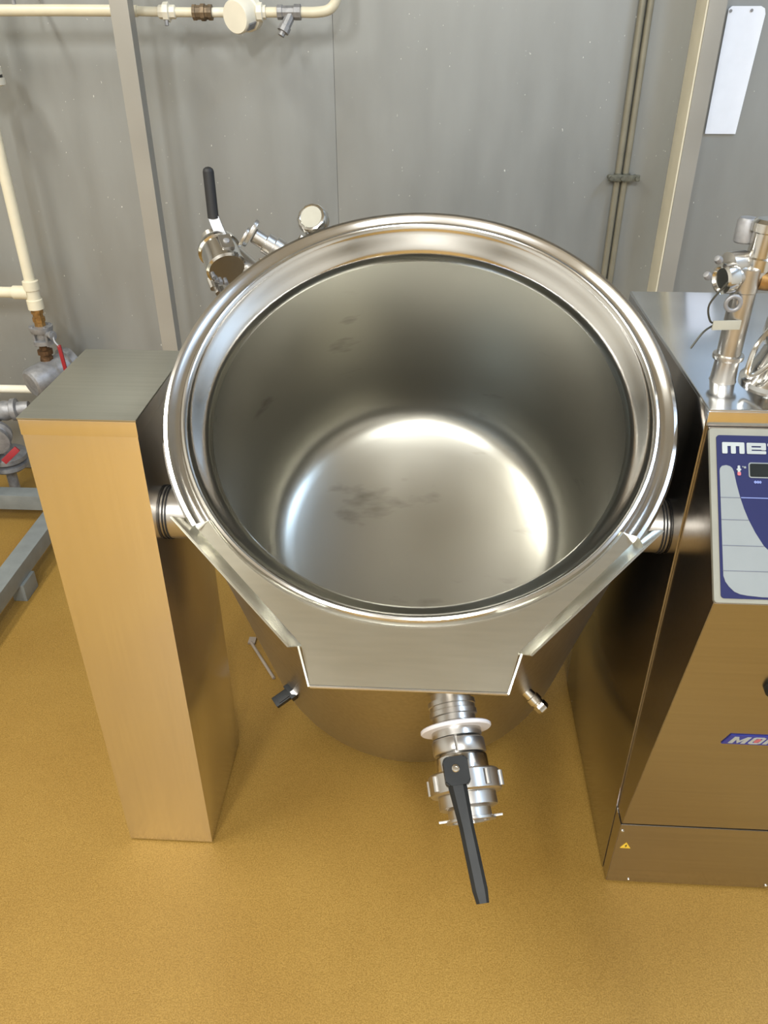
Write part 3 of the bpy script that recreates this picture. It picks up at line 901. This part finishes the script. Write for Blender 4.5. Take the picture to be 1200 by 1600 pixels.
tube(bm, [TA+Vector((-.02, -.02, -.05)), TA+Vector((-.03, -.04, -.085)), TA+Vector((-.09, -.05, -.105))], .014, 14, 5)
obj('trap_drain', bm, 'castgrey', spw)
# lower valves
lv = obj('flanged_valve', stack(BM(), (-1.30, 2.18, .318), (.95, .18, .08), [(.020, -.05), (.026, -.045), (.028, -.02), (.034, -.018), (.034, -.006), (.027, 0), (.031, .018), (.027, .036), (.034, .040), (.034, .054), (.022, .058), (.020, .09)], 20), 'castgrey', spw)
obj('rust_nipple', cyl(BM(), (-1.42, 2.16, .300), (-1.345, 2.17, .305), .019, 16), 'rust', spw)
lv2 = obj('flanged_valve', stack(BM(), (-1.305, 2.13, .255), (.2, -.95, -.12), [(.020, -.06), (.024, -.03), (.044, -.026), (.046, -.012), (.036, -.008), (.030, .004), (.044, .010), (.046, .026), (.026, .030)], 24), 'castgrey', spw)
obj('brass_elbow', tube(BM(), [(-1.42, 2.12, .225), (-1.37, 2.11, .235), (-1.325, 2.10, .215), (-1.32, 2.10, .18)], .021, 16, 5), 'creamwhite', spw)
lv3 = obj('trap_body', stack(BM(), (-1.312, 2.170, .128), (.05, -.03, 1), [(.022, 0), (.052, .004), (.060, .012), (.060, .024), (.042, .028), (.050, .034), (.062, .038), (.062, .052), (.045, .058), (.026, .062), (.022, .085)], 28), 'castgrey', spw)
bm = BM()
hm = frame((-1.222, 2.09, .240), (-.72, -.30, -.62), (0, 1, 0))
box(bm, (-.004, -.0095, 0), (.004, .0095, .060), hm, .002)
obj('red_lever', bm, 'red', spw, 'red lever')
bm = BM()
cyl(bm, (-1.312, 2.170, 0), (-1.312, 2.170, .135), .016, 14)
obj('drain_pipe', bm, 'castgrey', spw)

# ------------------------------------------------------------------ low grey stand at the left
fr = thing('equipment_stand', 'low grey painted steel stand on the floor left of the pedestal', 'stand', (-1.1, 1.75, 0))
obj('side_rail', box(BM(), (-1.122, 1.25, .052), (-1.070, 2.045, .100), bev=.003), 'galv', fr)
obj('cross_rail', box(BM(), (-1.80, 2.045, .050), (-1.062, 2.097, .100), bev=.003), 'galv', fr)
obj('foot', box(BM(), (-1.100, 1.665, 0), (-1.062, 1.735, .0525), bev=.004), 'galv', fr)
obj('foot', stack(BM(), (-1.096, 2.07, 0), (0, 0, 1), [(.022, 0), (.022, .008), (.015, .012), (.015, .054)], 18), 'galv', fr)
obj('upright', box(BM(), (-1.37, 2.050, .098), (-1.318, 2.092, .17), bev=.003), 'galv', fr)

# ------------------------------------------------------------------ litter on the floor
bm = BM()
tube(bm, [(-.425, 1.530, .004), (-.39, 1.475, .0042), (-.345, 1.405, .004)], .0038, 8, 3)
box(bm, (-.432, 1.525, .0005), (-.414, 1.548, .006), ID, .001)
tag(obj('cable_tie', bm, 'tape'), 'thin grey strip lying on the floor behind the kettle', 'strip')

for o in bpy.data.objects:
    if '_o' in o:
        del o['_o']
